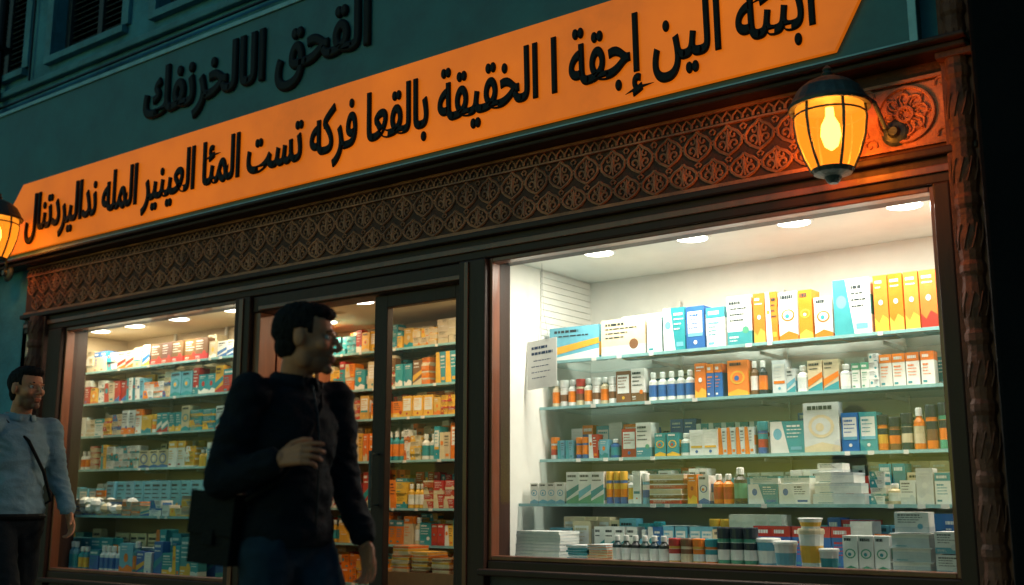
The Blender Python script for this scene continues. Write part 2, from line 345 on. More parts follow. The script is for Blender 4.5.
# ---------------------------------------------------------------- lanterns
M_lglass=bpy.data.materials.new('amber_lantern_glass'); M_lglass.use_nodes=True
nt=M_lglass.node_tree; N=nt.nodes; N.clear()
e1=N.new('ShaderNodeEmission'); e1.inputs[0].default_value=(1,.27,.015,1); e1.inputs[1].default_value=1.7
tr=N.new('ShaderNodeBsdfTransparent'); tr.inputs[0].default_value=(1,.62,.25,1)
mx=N.new('ShaderNodeMixShader'); mx.inputs[0].default_value=.6; oo=N.new('ShaderNodeOutputMaterial')
nt.links.new(tr.outputs[0],mx.inputs[1]); nt.links.new(e1.outputs[0],mx.inputs[2]); nt.links.new(mx.outputs[0],oo.inputs[0])
M_bulb=emat('bulb',(1,.6,.18),22)
def lantern(loc,sc,armvec,energy):
    L=empty('wall_lantern',loc)
    m=MB()
    m.lathe([(.150,.102),(.182,.094),(.186,.108),(.172,.125),(.160,.150),(.140,.185),(.105,.215),(.065,.235),(.040,.245),(.022,.25),(.030,.262),(.018,.275),(.024,.285),(.004,.305)],seg=24)
    m.lathe([(.02,-.255),(.03,-.245),(.04,-.225),(.085,-.21),(.095,-.19)],seg=16)
    prof=[(.09,-.195),(.120,-.13),(.148,-.04),(.158,.04),(.152,.105)]
    for k in range(6):
        a=math.radians(60*k+12); m.tube([(r*1.01*math.cos(a),r*1.01*math.sin(a),z) for r,z in prof],.007,6,up=Vector((-math.sin(a),math.cos(a),0)))
    m.tube([(.159*math.cos(a*math.pi/12),.159*math.sin(a*math.pi/12),.06) for a in range(24)],.005,5,closed=True,up=Vector((0,0,1)))
    av=Vector(armvec)
    m.tube([Vector((0,0,.20)),av*.35+Vector((0,0,.215)),av*.7+Vector((0,0,.14)),av*.85+Vector((0,0,.02)),av],.011,8,up=Vector((1,0,.1)))
    Mp=Matrix.Translation(av)@Matrix.Rotation(math.pi/2,4,'X')
    m.lathe([(.06,-.012),(.065,0),(.05,.012),(.03,.02),(.02,.04)],seg=20,M=Mp)
    m.build('metalwork',M_lampmetal,L,smooth=False)
    gm=MB(); gm.lathe(prof,seg=24); gm.build('glass',M_lglass,L,smooth=True)
    bm_=MB(); bm_.lathe([(.004,-.1),(.03,-.08),(.045,-.03),(.04,.02),(.02,.06),(.018,.10)],seg=16); bm_.build('bulb',M_bulb,L,smooth=True)
    ld=bpy.data.lights.new('lantern_light','POINT'); ld.energy=energy; ld.color=(1,.36,.07); ld.shadow_soft_size=.06
    lo=bpy.data.objects.new('lantern_light',ld); link(lo,L); lo.location=(0,0,-.03)
    L.scale=(sc,)*3; return L
lantern((-1.70,-.33,2.70),1.0,(.20,.29,.02),130)
lantern((-8.86,-.42,3.26),1.15,(-.22,.24,-.24),80)

# ---------------------------------------------------------------- interior shells
i_=MB()
i_.box(-4.09,-3.99,.2,1.26,0,2.56)
i_.box(-3.989,-1.27,1.2,1.26,0,2.56)
i_.box(-1.33,-1.27,.2,1.2,0,2.56)
i_.box(-3.989,-1.331,.121,1.2,2.5,2.56)
i_.box(-3.989,-1.331,.121,1.2,.60,.715)
for k in range(13): i_.box(-3.9895,-3.982,.62,1.199,1.95+k*.042,1.988+k*.042)
i_.build('right_display_interior',M_white,B)
i_=MB()
i_.box(-9.05,-8.95,.0,1.05,0,2.56); i_.box(-8.949,-6.9,.97,1.03,0,2.56); i_.box(-8.949,-6.17,.201,.969,2.5,2.56); i_.box(-8.949,-6.6,.121,.969,.40,.495)
i_.build('left_display_interior',M_cream,B)
i_=MB()
i_.add([(-6.17,.2,0),(-6.95,.97,0),(-6.95,.97,2.5),(-6.17,.2,2.5),(-6.12,.2,0),(-6.9,1.03,0),(-6.9,1.03,2.5),(-6.12,.2,2.5)],[(0,1,2,3),(4,5,6,7),(0,4,7,3),(1,5,6,2)])
i_.box(-9.3,-4.1,1.75,1.81,0,2.56); i_.box(-9.3,-9.24,1.05,1.75,0,2.56)
i_.box(-9.24,-4.1,1.05,1.749,2.5,2.56); i_.box(-6.16,-4.1,.201,1.049,2.5,2.56)
i_.build('shop_room',M_cream,B)
simplebox('shop_floor',-9.24,-4.1,.2,1.75,0,.1,M_floor,B)
def downlight(x,y,z,e,col,r=.085):
    m=MB(); m.lathe([(r*1.22,z-.006),(r*1.22,z-.001)],x,y,24,mi=0); m.lathe([(r,z-.010),(r,z-.0065)],x,y,24,mi=1)
    m.build('downlight',[M_trimring,M_downlight],B)
    ld=bpy.data.lights.new('downlight_lamp','AREA'); ld.shape='DISK'; ld.size=r*2; ld.energy=e; ld.color=col
    lo=bpy.data.objects.new('downlight_lamp',ld); link(lo,B); lo.location=(x,y,z-.014)
for x in (-3.42,-2.80,-2.20,-1.62): downlight(x,.42,2.5,16,(1,.93,.80))
for x in (-8.55,-8.05,-7.45,-6.75): downlight(x,.42,2.5,9.5,(1,.84,.60))
for x,y in ((-5.7,.75),(-4.9,.75),(-4.4,.75),(-6.6,1.25)): downlight(x,y,2.5,8.5,(1,.74,.44))
m=MB(); m.box(-2.08,-1.78,.30,.35,2.49,2.499,mi=0); m.build('linear_light_fitting',M_downlight,B)

# ---------------------------------------------------------------- shelving
def shelving(name,x0,x1,yf,yb,zs,thick=.014,uprights=None):
    m=MB()
    for z in zs:
        m.box(x0,x1,yf+.004,yb,z-thick,z,mi=0); m.box(x0,x1,yf,yf+.004,z-thick-.002,z+.001,mi=1)
    for ux in (uprights or []):
        m.box(ux-.012,ux+.012,yb-.02,yb-.002,min(zs)-.3,max(zs)+.4,mi=3)
        for z in zs: m.box(ux-.003,ux+.003,yf+.22,yb-.02,z-thick-.02,z-thick-.0005,mi=3)
    for z in zs:
        x=x0+.05
        while x<x1-.08:
            if random.random()<.3: m.box(x,x+random.uniform(.025,.04),yf-.003,yf-.0005,z-thick-.006,z+.001,mi=3)
            x+=random.uniform(.08,.25)
    return m.build(name,[M_shelf,M_shelfedge,M_black,M_white])
shelving('display_shelving',-3.985,-1.34,.6,1.19,[1.90,1.617,1.296],uprights=(-3.3,-2.6,-1.9))
shelving('display_shelving',-3.985,-1.34,.38,1.19,[1.03])
shelving('display_shelving',-8.94,-6.72,.5,.96,[2.16,1.88,1.595,1.31],uprights=(-8.2,-7.5))
shelving('display_shelving',-8.94,-6.6,.2,.96,[.93])
shelving('wall_shelving',-8.5,-4.11,1.3,1.74,[2.22,1.92,1.68,1.35,.99,.72,.42],uprights=(-6.2,-5.3,-4.6))

# ---------------------------------------------------------------- products
W=(.78,.78,.74); W2=(.64,.68,.68); CR=(.66,.55,.36); TE=(.03,.28,.33); BL=(.03,.13,.38); LB=(.15,.42,.55); OR=(.80,.20,.015); YE=(.80,.44,.05); GR=(.08,.32,.2); RD=(.48,.04,.03); BR=(.20,.09,.04); DK=(.02,.03,.04); NV=(.02,.05,.14)
def jit(c,a=.12):
    k=1+random.uniform(-a,a); return tuple(min(.85,max(.005,x*k+random.uniform(-.015,.015))) for x in c)
def pbox(mb,x0,w,y0,d,z0,h,c1,c2,c3,style,ang=0):
    M=Matrix.Translation((x0+w/2,y0+d/2,z0+.001))@Matrix.Rotation(ang,4,'Z')
    hw,hd=w/2,d/2; c1=jit(c1); c2=jit(c2)
    mb.box(-hw,hw,-hd,hd,0,h,c1,0,M)
    def F(a,b,c,d_,col,lift=.0008):
        X0,X1=-hw+a*w,-hw+b*w; mb.add([(X0,-hd-lift,c*h),(X1,-hd-lift,c*h),(X1,-hd-lift,d_*h),(X0,-hd-lift,d_*h)],[(0,1,2,3)],col,0,M)
    def Sd(a,b,c,d_,col,lift=.0008):
        Y0,Y1=-hd+a*d,-hd+b*d; mb.add([(hw+lift,Y0,c*h),(hw+lift,Y1,c*h),(hw+lift,Y1,d_*h),(hw+lift,Y0,d_*h)],[(0,1,2,3)],col,0,M)
    def disc(u,v,r,col,lift=.0012,sx=1.):
        n=14; R=r*min(w,h); vs=[(-hw+u*w+R*sx*math.cos(2*math.pi*k/n),-hd-lift,v*h+R*math.sin(2*math.pi*k/n)) for k in range(n)]
        mb.add(vs,[tuple(range(n))],col,0,M)
    def tri(pts,col,lift=.001):
        mb.add([(-hw+a*w,-hd-lift,b*h) for a,b in pts],[tuple(range(len(pts)))],col,0,M)
    lum=sum(c1)/3; tx=DK if lum>.3 else W
    def lines(a,b,c,d_,n,col,lift=.0014):
        for k in range(n):
            zt=d_-(k+.5)*(d_-c)/n; e=a+(b-a)*random.uniform(.55,1); t_=(d_-c)/n*(.26 if k==0 else .13)
            x=a
            while x<e:
                x2=min(e,x+random.uniform(.04,.14)); F(x,x2,zt-t_,zt+t_,col,lift); x=x2+.02
    if style==0: F(0,1,.0,.28,c2); Sd(0,1,0,.28,c2); lines(.1,.85,.45,.92,4,tx); disc(.75,.30,.14,c3); lines(.08,.5,.06,.2,2,W)
    elif style==1: F(0,1,.74,1,c2); Sd(0,1,.74,1,c2); lines(.12,.9,.78,.95,1,W); lines(.12,.8,.28,.66,4,c2); F(.1,.4,.08,.14,c3,.001)
    elif style==2: tri([(0,0),(.55,0),(.35,1),(0,1)],c2); lines(.5,.95,.45,.9,4,tx); disc(.22,.6,.18,c3,.0015,.8); F(.6,.92,.1,.2,c3,.001); Sd(.1,.9,.35,.7,c2)
    elif style==3: disc(.5,.52,.32,c2,.001,1.15); disc(.5,.52,.24,c1,.0014,1.15); disc(.46,.5,.12,c3,.0018); lines(.12,.88,.82,.97,1,tx); tri([(0,0),(1,0),(1,.12),(.5,.2),(0,.1)],c2); Sd(0,1,0,.1,c2); Sd(.2,.8,.4,.7,c2)
    elif style==4: F(.10,.90,.30,.88,W); lines(.16,.84,.45,.84,4,c1,.0016); F(.10,.90,.30,.38,c2,.0012); disc(.5,.16,.10,c3); Sd(.15,.85,.3,.8,W)
    elif style==5: 
        tri([(0,.15),(1,.45),(1,.62),(0,.38)],c2); tri([(0,0),(1,0),(1,.3),(0,.08)],c3); Sd(0,1,.1,.5,c2); lines(.1,.8,.66,.94,2,tx)
    elif style==6: # mostly solid colour with small swirl and title
        tri([(0,.0),(1,.0),(1,.22),(.6,.30),(.3,.16),(0,.26)],c2); disc(.5,.52,.2,c3,.0014,.8); lines(.15,.85,.74,.93,2,W); Sd(.2,.8,.3,.7,c2)
def pbottle(mb,cx,cy,z0,r,h,cb,cl,cc,kind=0):
    cb=jit(cb)
    if kind==0:
        pr=[(r*.95,0),(r,h*.03),(r,h*.14),(r*1.015,h*.15),(r*1.015,h*.38),(r*1.015,h*.56),(r,h*.57),(r*.98,h*.66),(r*.5,h*.76),(r*.45,h*.80),(r*.58,h*.805),(r*.58,h*.97),(r*.5,h)]
        cs=[cb,cb,cb,cl,cc,cb,cb,cb,cb,W,W,W]
        cs[3]=cl; cs[4]=jit(cl,.2)
    elif kind==1:
        pr=[(r*.95,0),(r,h*.04),(r,h*.2),(r*1.01,h*.21),(r*1.01,h*.45),(r*1.01,h*.62),(r,h*.63),(r*.95,h*.72),(r*1.05,h*.73),(r*1.05,h*.97),(r*.98,h)]
        cs=[cb,cb,cl,cl,cc,cl,cb,cc,cc,cc]
    else:
        pr=[(r*.8,0),(r*.83,h*.2),(r*.86,h*.3),(r*.93,h*.6),(r*.98,h*.86),(r*1.06,h*.87),(r*1.06,h*.96),(r,h)]
        cs=[cb,cl,cl,cb,cb,cc,cc]
    mb.lathe([(a,z0+.001+b) for a,b in pr],cx,cy,14,cols=cs)
def fill(mb,x0,x1,y,z,hr,wr,pal,pb=.0,depth=(.06,.12),stackp=0.,rows=1,acc=(TE,OR,BL,W,YE,RD),run=.5):
    for r in range(rows):
        x=x0; yy=y+r*.15; spec=None
        while x<x1-.02:
            if spec is None or random.random()>run:
                spec=dict(w=random.uniform(*wr),h=random.uniform(*hr)*(1+.12*r),c1=random.choice(pal),c2=random.choice(acc),c3=random.choice(acc),st=random.randrange(7),b=random.random()<pb,k=random.choice((0,0,1)),d=random.uniform(*depth),s=random.random()<stackp)
            q=spec; w_=min(q['w'],x1-x)
            if w_<.02: break
            if random.random()<.04: x+=random.uniform(.02,.05); continue
            if q['b']:
                rr=min(.032,w_/2); pbottle(mb,x+rr,y+.04+r*.15+random.uniform(-.008,.008),z,rr,q['h']*.95,q['c1'],q['c2'],q['c3'],q['k']); x+=rr*2+.004
            elif q['s']:
                n=random.randint(2,4); hh=q['h']/n
                for k in range(n): pbox(mb,x+random.uniform(-.004,.004),w_*1.0,yy+random.uniform(0,.015),q['d'],z+k*(hh+.0005),hh,q['c1'],q['c2'],q['c3'],random.choice((0,1,2)),random.uniform(-.05,.05))
                x+=w_+.006
            else:
                pbox(mb,x,w_,yy+random.uniform(0,.018),q['d'],z,q['h'],q['c1'],q['c2'],q['c3'],q['st'],random.uniform(-.07,.07)); x+=w_+random.choice((.001,.002,.004,.012))
m=MB(); z=1.90
top=[(-3.93,.36,.21,LB,YE,W,5),(-3.55,.31,.225,CR,W2,BR,0),(-3.23,.10,.21,W,W2,TE,1),(-3.12,.14,.255,TE,W,LB,2),(-2.97,.12,.25,BL,LB,W,4),(-2.84,.12,.23,W,TE,LB,1),(-2.71,.15,.28,W,TE,GR,0),(-2.55,.07,.28,OR,YE,W,6),(-2.475,.07,.28,OR,W,YE,2),(-2.40,.11,.27,W,OR,TE,3),(-2.285,.08,.27,OR,YE,W,3),(-2.20,.1,.22,W,OR,TE,3),(-2.09,.20,.30,W,TE,LB,2),(-1.875,.075,.30,OR,YE,W,6),(-1.797,.075,.30,OR,YE,W,6),(-1.719,.075,.30,OR,YE,W,6),(-1.641,.085,.30,OR,RD,W,6),(-1.55,.16,.29,OR,YE,W,6)]
for x,w_,h,a,b_,c_,st in top: pbox(m,x,w_-.004,.64,.11,z,h,a,b_,c_,st,random.uniform(-.05,.05))
fill(m,-3.5,-1.5,.80,z,(.2,.27),(.07,.14),[W,OR,TE,W],depth=(.08,.12))
m.build('medicine_boxes',M_prod)
m=MB(); z=1.617
x=-3.93
for k in range(8):
    pbottle(m,x+.03,.67,z,.028,.165,W if k%3 else CR,BR if k%2 else OR,RD if k%3==0 else W,k%2); x+=.059
pbox(m,-3.45,.10,.64,.1,z,.19,BR,W,YE,4); pbox(m,-3.345,.09,.64,.1,z,.20,W,BR,OR,0)
fill(m,-3.24,-2.93,.64,z,(.12,.19),(.05,.1),[W,TE,LB,W],pb=.3)
pbox(m,-2.925,.07,.64,.08,z,.20,OR,YE,W,6); pbox(m,-2.85,.045,.64,.08,z,.19,BL,OR,W,1); pbox(m,-2.80,.045,.64,.08,z,.19,BL,OR,W,1)
pbox(m,-2.72,.12,.64,.08,z,.20,OR,YE,BL,3); pbottle(m,-2.57,.67,z,.024,.19,BR,W,W,0); pbottle(m,-2.52,.67,z,.024,.19,DK,OR,W,0)
fill(m,-2.46,-1.38,.64,z,(.10,.19),(.04,.10),[W,W,W2,CR,W],stackp=.25,pb=.15,acc=(TE,W2,GR,LB,OR,W),run=.35)
fill(m,-3.9,-1.40,.82,z,(.15,.21),(.06,.12),[W,W,TE,OR,CR],acc=(TE,OR,BL,W))
m.build('medicine_boxes',M_prod)
m=MB(); z=1.296
fill(m,-3.95,-3.45,.64,z,(.11,.16),(.04,.07),[W,LB,RD,BL,W],pb=.2,run=.3)
pbox(m,-3.43,.1,.66,.1,z,.17,RD,W,BL,4); pbox(m,-3.32,.1,.64,.1,z,.20,W,TE,GR,0)
fill(m,-3.2,-2.5,.64,z,(.13,.21),(.05,.09),[W,W2,TE,W,YE,BL],pb=.35,run=.35)
pbox(m,-2.48,.19,.64,.1,z,.17,TE,W,LB,2); pbox(m,-2.285,.19,.63,.07,z,.26,W2,CR,CR,3,.03); pbox(m,-2.085,.09,.64,.1,z,.20,BL,LB,W,4); pbox(m,-1.99,.09,.64,.1,z,.20,TE,LB,W,4)
x=-1.88
for k in range(8): pbottle(m,x,.67,z,.029,random.uniform(.16,.23),random.choice((BR,GR,DK,OR)),random.choice((CR,BR,YE,OR)),DK,random.choice((0,1,1))); x+=.062
fill(m,-3.9,-1.40,.82,z,(.16,.23),(.06,.12),[W,BL,TE,W,CR])
m.build('medicine_boxes',M_prod)
m=MB(); z=1.03
fill(m,-3.93,-3.68,.42,z,(.11,.13),(.05,.09),[W,TE,W],acc=(TE,RD,LB))
for k in range(3): pbox(m,-3.67+k*.085,.08,.42,.09,z,.18,W,TE if k!=1 else LB,GR,5,.15)
fill(m,-3.41,-3.12,.42,z,(.16,.19),(.04,.05),[W,LB,BL],pb=.5)
for k in range(6): pbox(m,-3.11,.2+.01*(k%2),.42,.13,z+k*.027,.026,(RD,BR,CR,RD,BR,CR)[k],W,CR,1,random.uniform(-.1,.1))
fill(m,-2.88,-2.62,.42,z,(.14,.18),(.04,.07),[W,OR,GR,W],pb=.6)
pbottle(m,-2.58,.46,z,.034,.19,DK,GR,DK,0)
for k in range(2): pbox(m,-2.52+k*.17,.165,.42,.12,z,.10,(TE,W)[k],W,BL,2); pbox(m,-2.51+k*.17,.155,.425,.11,z+.101,.04,W,TE,LB,1)
for k in range(3): pbox(m,-2.17+.01*k,.26-.03*k,.42,.14,z+.052*k,.05,W,W2,TE,1,random.uniform(-.1,.1))
pbox(m,-2.15,.13,.45,.1,z+.157,.045,W,W2,W2,0)
fill(m,-1.88,-1.40,.42,z,(.08,.2),(.06,.1),[W,W2,W,CR],pb=.3,stackp=.5,acc=(W2,TE,W))
fill(m,-3.9,-1.40,.62,z,(.12,.2),(.05,.12),[W,W2,TE,CR,W],rows=2)
m.build('medicine_boxes',M_prod)
m=MB(); z=.715
for k in range(9): pbox(m,-3.86+random.uniform(-.008,.008),.30,.18,.2,z+k*.018,.017,W,W2,TE,1,random.uniform(-.04,.04))
for k in range(7): pbox(m,-3.50+random.uniform(-.01,.01),.13,.17,.18,z+k*.013,.012,random.choice((W,CR,TE)),LB,BL,1,random.uniform(-.1,.1)); pbox(m,-3.36+random.uniform(-.01,.01),.12,.17,.18,z+k*.014,.013,random.choice((W,W2,CR)),OR,BL,1,random.uniform(-.1,.1))
m.build('stacked_leaflets',M_prod)
m=MB(); x=-3.19
for k in range(6): pbottle(m,x,.2,z,.027,.15,DK,W,RD if k%2 else W,0); x+=.057
for k in range(4): pbottle(m,x+.01,.2,z,.034,.14,(YE,CR,YE,OR)[k],(W,CR,W2,W)[k],(RD,BR,OR,TE)[k],1); x+=.07
for k in range(3): pbottle(m,x+.01,.2,z,.035,.20,GR,W,DK,1); x+=.072
pbottle(m,-2.33,.22,z,.058,.15,LB,W,W,2); pbottle(m,-2.22,.17,z,.055,.14,W,LB,W,2)
pbottle(m,-2.10,.2,z,.06,.20,W,YE,CR,2); pbottle(m,-2.10,.2,z+.20,.055,.05,W,YE,W,2); pbottle(m,-2.0,.16,z,.045,.11,W,TE,W,2)
m.build('medicine_bottles',M_prod,smooth=False)
m=MB()
for k in range(3): pbox(m,-1.94+k*.075,.07,.18,.1,z,.17,W,GR,TE,3)
for k in range(3): pbox(m,-1.70,.17,.16,.14,z+k*.062,.055,W2,W,TE,1,random.uniform(-.06,.06)); pbox(m,-1.71,.19,.15,.16,z+k*.062+.0555,.006,W,W,W,5)
pbox(m,-1.69,.15,.17,.12,z+.19,.09,W,W2,LB,0,.08)
for k in range(2): pbox(m,-1.51,.11,.16,.14,z+k*.1,.095,W,LB,W2,0)
fill(m,-3.8,-1.40,.42,z,(.15,.24),(.06,.13),[W,LB,TE,CR,BL],rows=2,pb=.2)
m.build('plastic_containers',M_prod)
m=MB()
nM=Matrix.Translation((-3.865,.46,1.885))@Matrix.Rotation(math.radians(-4),4,'Y')@Matrix.Rotation(math.radians(-6),4,'X')@Matrix.Scale(1.05,4)
m.box(-.105,.105,-.001,.001,-.16,.13,(.8,.8,.78),0,nM)
for k,(a,b_) in enumerate(((-.075,.04),(-.075,.075),(-.06,.06),(-.075,.05),(-.075,.06),(-.07,.03))):
    zt=.085-k*.034-(0.01 if k>1 else 0); th=.008 if k<2 else .0025
    x=a
    while x<b_:
        x2=min(b_,x+random.uniform(.008,.03)); m.add([(x,-.0018,zt-th),(x2,-.0018,zt-th),(x2,-.0018,zt+th),(x,-.0018,zt+th)],[(0,1,2,3)],NV,0,nM); x=x2+.004
m.tube([(-3.90,.47,2.01),(-3.88,.47,2.2),(-3.87,.47,2.5)],.0012,4,col=(.3,.3,.3)); m.tube([(-3.82,.47,2.01),(-3.86,.47,2.2),(-3.87,.47,2.5)],.0012,4,col=(.3,.3,.3))
m.build('hanging_notice',M_paper)
for i,(z,hr,pal,sp) in enumerate(((2.16,(.12,.20),[CR,CR,BR,(.5,.34,.22),W],.3),(1.88,(.14,.22),[W,TE,YE,CR,RD,LB],.1),(1.595,(.12,.21),[W,YE,CR,TE,W2],.4),(1.31,(.12,.21),[CR,W,GR,YE,LB],.3))):
    m=MB(); fill(m,-8.9,-6.75,.53,z,hr,(.06,.15),pal,pb=.15,stackp=sp,rows=2,run=.4); m.build('medicine_boxes',M_prod)
m=MB()
fill(m,-8.9,-6.7,.25,.93,(.06,.16),(.08,.18),[W,CR,W2,(.4,.34,.28)],stackp=.6); fill(m,-8.85,-6.7,.45,.93,(.12,.28),(.07,.16),[W,CR,LB,BR],rows=2,stackp=.3)
for k in range(30):
    a=random.uniform(-8.8,-7.7); m.lathe([(.03,.0),(.055,.02),(.05,.05),(.02,.07)],0,0,8,M=Matrix.Translation((a,random.uniform(.24,.34),.94+random.uniform(0,.07)))@Matrix.Rotation(random.uniform(-.6,.6),4,'X'),col=jit(random.choice((W,CR,W2))))
m.build('assorted_packages',M_prod)
m=MB(); fill(m,-8.9,-6.7,.16,.495,(.16,.30),(.08,.17),[TE,LB,BL,W2,TE,(.05,.2,.25)],pb=.1,rows=2,acc=(YE,W,OR,BL,TE)); fill(m,-8.9,-6.8,.5,.495,(.2,.32),(.09,.2),[TE,CR,W]); m.build('magazines',M_prod)
for z,h1 in ((2.22,.22),(1.92,.27),(1.68,.21),(1.35,.29),(.99,.30),(.72,.23),(.42,.24)):
    m=MB(); pal=[YE,OR,CR,YE,RD,CR,(.6,.35,.08),TE] if z!=1.92 else [OR,YE,BR,CR,TE]
    if z==1.35: pal=[YE,CR,W,OR,TE]
    if z==.99: pal=[RD,OR,RD,YE]
    fill(m,-7.6,-4.13,1.33,z,(h1*.6,h1*.93),(.05,.11),pal,pb=.2,stackp=.25 if z>.5 else .8,acc=(OR,YE,W,RD,TE,CR),rows=2,run=.35); m.build('medicine_boxes',M_prod)
m=MB()
m.box(-5.6,-4.2,.95,1.2,.1,.55,BR)
x=-5.55
while x<-4.3:
    for k in range(random.randint(4,9)): pbox(m,x+random.uniform(-.01,.01),.16,.97,.2,.551+k*.02,.019,random.choice((CR,YE,BR,OR)),CR,RD,1,random.uniform(-.12,.12))
    x+=.19
m.build('book_stacks',M_prod)

# ---------------------------------------------------------------- people
def blob(name,parts,voxel,mats,parent,smooth=4,disp=0,dscale=(6,6,6),colfn=None,cutlist=None,post=None):
    bm=bmesh.new()
    for p_ in parts:
        if p_[0]=='e':
            _,c,r=p_[:3]; rot=p_[3] if len(p_)>3 else Matrix.Identity(4)
            bmesh.ops.create_uvsphere(bm,u_segments=24,v_segments=14,radius=1,matrix=Matrix.Translation(c)@rot@Matrix.Diagonal((*r,1)))
        else:
            _,a,ra,b_,rb=p_; a=Vector(a); b_=Vector(b_)
            bmesh.ops.create_uvsphere(bm,u_segments=16,v_segments=10,radius=ra,matrix=Matrix.Translation(a))
            bmesh.ops.create_uvsphere(bm,u_segments=16,v_segments=10,radius=rb,matrix=Matrix.Translation(b_))
            dd=b_-a
            if dd.length>1e-5: bmesh.ops.create_cone(bm,cap_ends=True,segments=20,radius1=ra,radius2=rb,depth=dd.length,matrix=Matrix.Translation((a+b_)/2)@dd.to_track_quat('Z','Y').to_matrix().to_4x4())
    me=bpy.data.meshes.new(name+'_t'); bm.to_mesh(me); bm.free()
    o=bpy.data.objects.new(name+'_t',me); scene.collection.objects.link(o)
    r=o.modifiers.new('r','REMESH'); r.mode='VOXEL'; r.voxel_size=voxel
    s_=o.modifiers.new('s','SMOOTH'); s_.factor=.5; s_.iterations=smooth
    dg=C.evaluated_depsgraph_get(); me2=bpy.data.meshes.new_from_object(o.evaluated_get(dg))
    bpy.data.objects.remove(o); me2.name=name
    if disp:
        ns=[v.normal.copy() for v in me2.vertices]
        for v,n in zip(me2.vertices,ns):
            q=Vector((v.co.x*dscale[0],v.co.y*dscale[1],v.co.z*dscale[2]))
            k=noise.noise(q); k2=1-abs(noise.noise(q*1.9+Vector((3,1,7))))*2
            v.co+=n*disp*(k+.7*k2-.3)
    if post:
        for v in me2.vertices: v.co=post(v.co)
    if cutlist:
        bm=bmesh.new(); bm.from_mesh(me2)
        for co,no in cutlist: bmesh.ops.bisect_plane(bm,geom=bm.verts[:]+bm.edges[:]+bm.faces[:],plane_co=co,plane_no=no,clear_outer=True)
        bm.to_mesh(me2); bm.free()
    if colfn:
        at=me2.color_attributes.new('Col','FLOAT_COLOR','POINT')
        for i,v in enumerate(me2.vertices): at.data[i].color=(*colfn(v.co),1)
    me2.materials.clear(); me2.materials.append(mats)
    for pl in me2.polygons: pl.use_smooth=True
    o2=bpy.data.objects.new(name,me2); link(o2,parent); return o2
def V(*a): return Vector(a)
def cl(x): return max(0.,min(1.,x))
def hand_parts(wrist,fwd,palmn,side,curl=.5,s=1.):
    f=Vector(fwd).normalized(); n=Vector(palmn); n=(n-f*n.dot(f)).normalized(); t=f.cross(n)
    if t.dot(Vector(side))<0: t=-t
    P=[]; w=Vector(wrist)
    for k in (-1,-.33,.33,1): P.append(('c',w+f*.012*s+t*k*.016*s,.013*s,w+f*.085*s+t*k*.029*s,.0105*s))
    lens=[.062,.074,.078,.07]
    for i,k in enumerate((-1,-.34,.34,1)):
        base=w+f*.086*s+t*k*.030*s; L_=lens[i]*s; ang=curl*(.45+.12*(3-i)); pcur=base; a=0
        for j,(fr,rr) in enumerate(((.45,.0088),(.32,.0078),(.23,.0068))):
            a+=ang*(.8 if j==0 else 1.0); dv=(f*math.cos(a)+n*math.sin(a)+t*k*.06).normalized()
            nx=pcur+dv*L_*fr; P.append(('c',pcur,rr*s,nx,(rr-.0008)*s)); pcur=nx
    b0=w+f*.022*s+t*.02*s; b1=b0+(t*.8+f*.55+n*.35).normalized()*.042*s; b2=b1+(f*.9+t*.35+n*.35).normalized()*.032*s; b3=b2+(f*.9+n*.45).normalized()*.024*s
    P+= [('c',b0,.0135*s,b1,.0105*s),('c',b1,.0102*s,b2,.009*s),('c',b2,.0088*s,b3,.0075*s)]
    return P
def shoe_parts(ank,yaw,heel=0.):
    a=Vector(ank); f=Vector((math.cos(yaw),math.sin(yaw),0)); pz=a.z-.05
    return [('c',a+V(0,0,.0),.045,a-V(0,0,.03),.045),('c',Vector((a.x,a.y,pz))-f*.04,.038,Vector((a.x,a.y,pz-heel))+f*.12,.036),('c',Vector((a.x,a.y,pz-heel))+f*.1,.036,Vector((a.x,a.y,pz-.006-heel))+f*.19,.03)]
M_skin=mat('skin',(1,1,1),.55,ns=30,var=.15,bump=.12,bs=160,vcol=True,sss=.1,spec=.35)
M_hair=mat('dark_hair',(.008,.006,.005),.7,ns=40,var=.5,bump=.9,bs=220,stretch=(1,1,.35),spec=.2)
M_eye=mat('eye_white',(.4,.36,.32),.3,bump=0,var=.1); M_iris=mat('iris',(.02,.01,.006),.1,bump=0,var=.1)
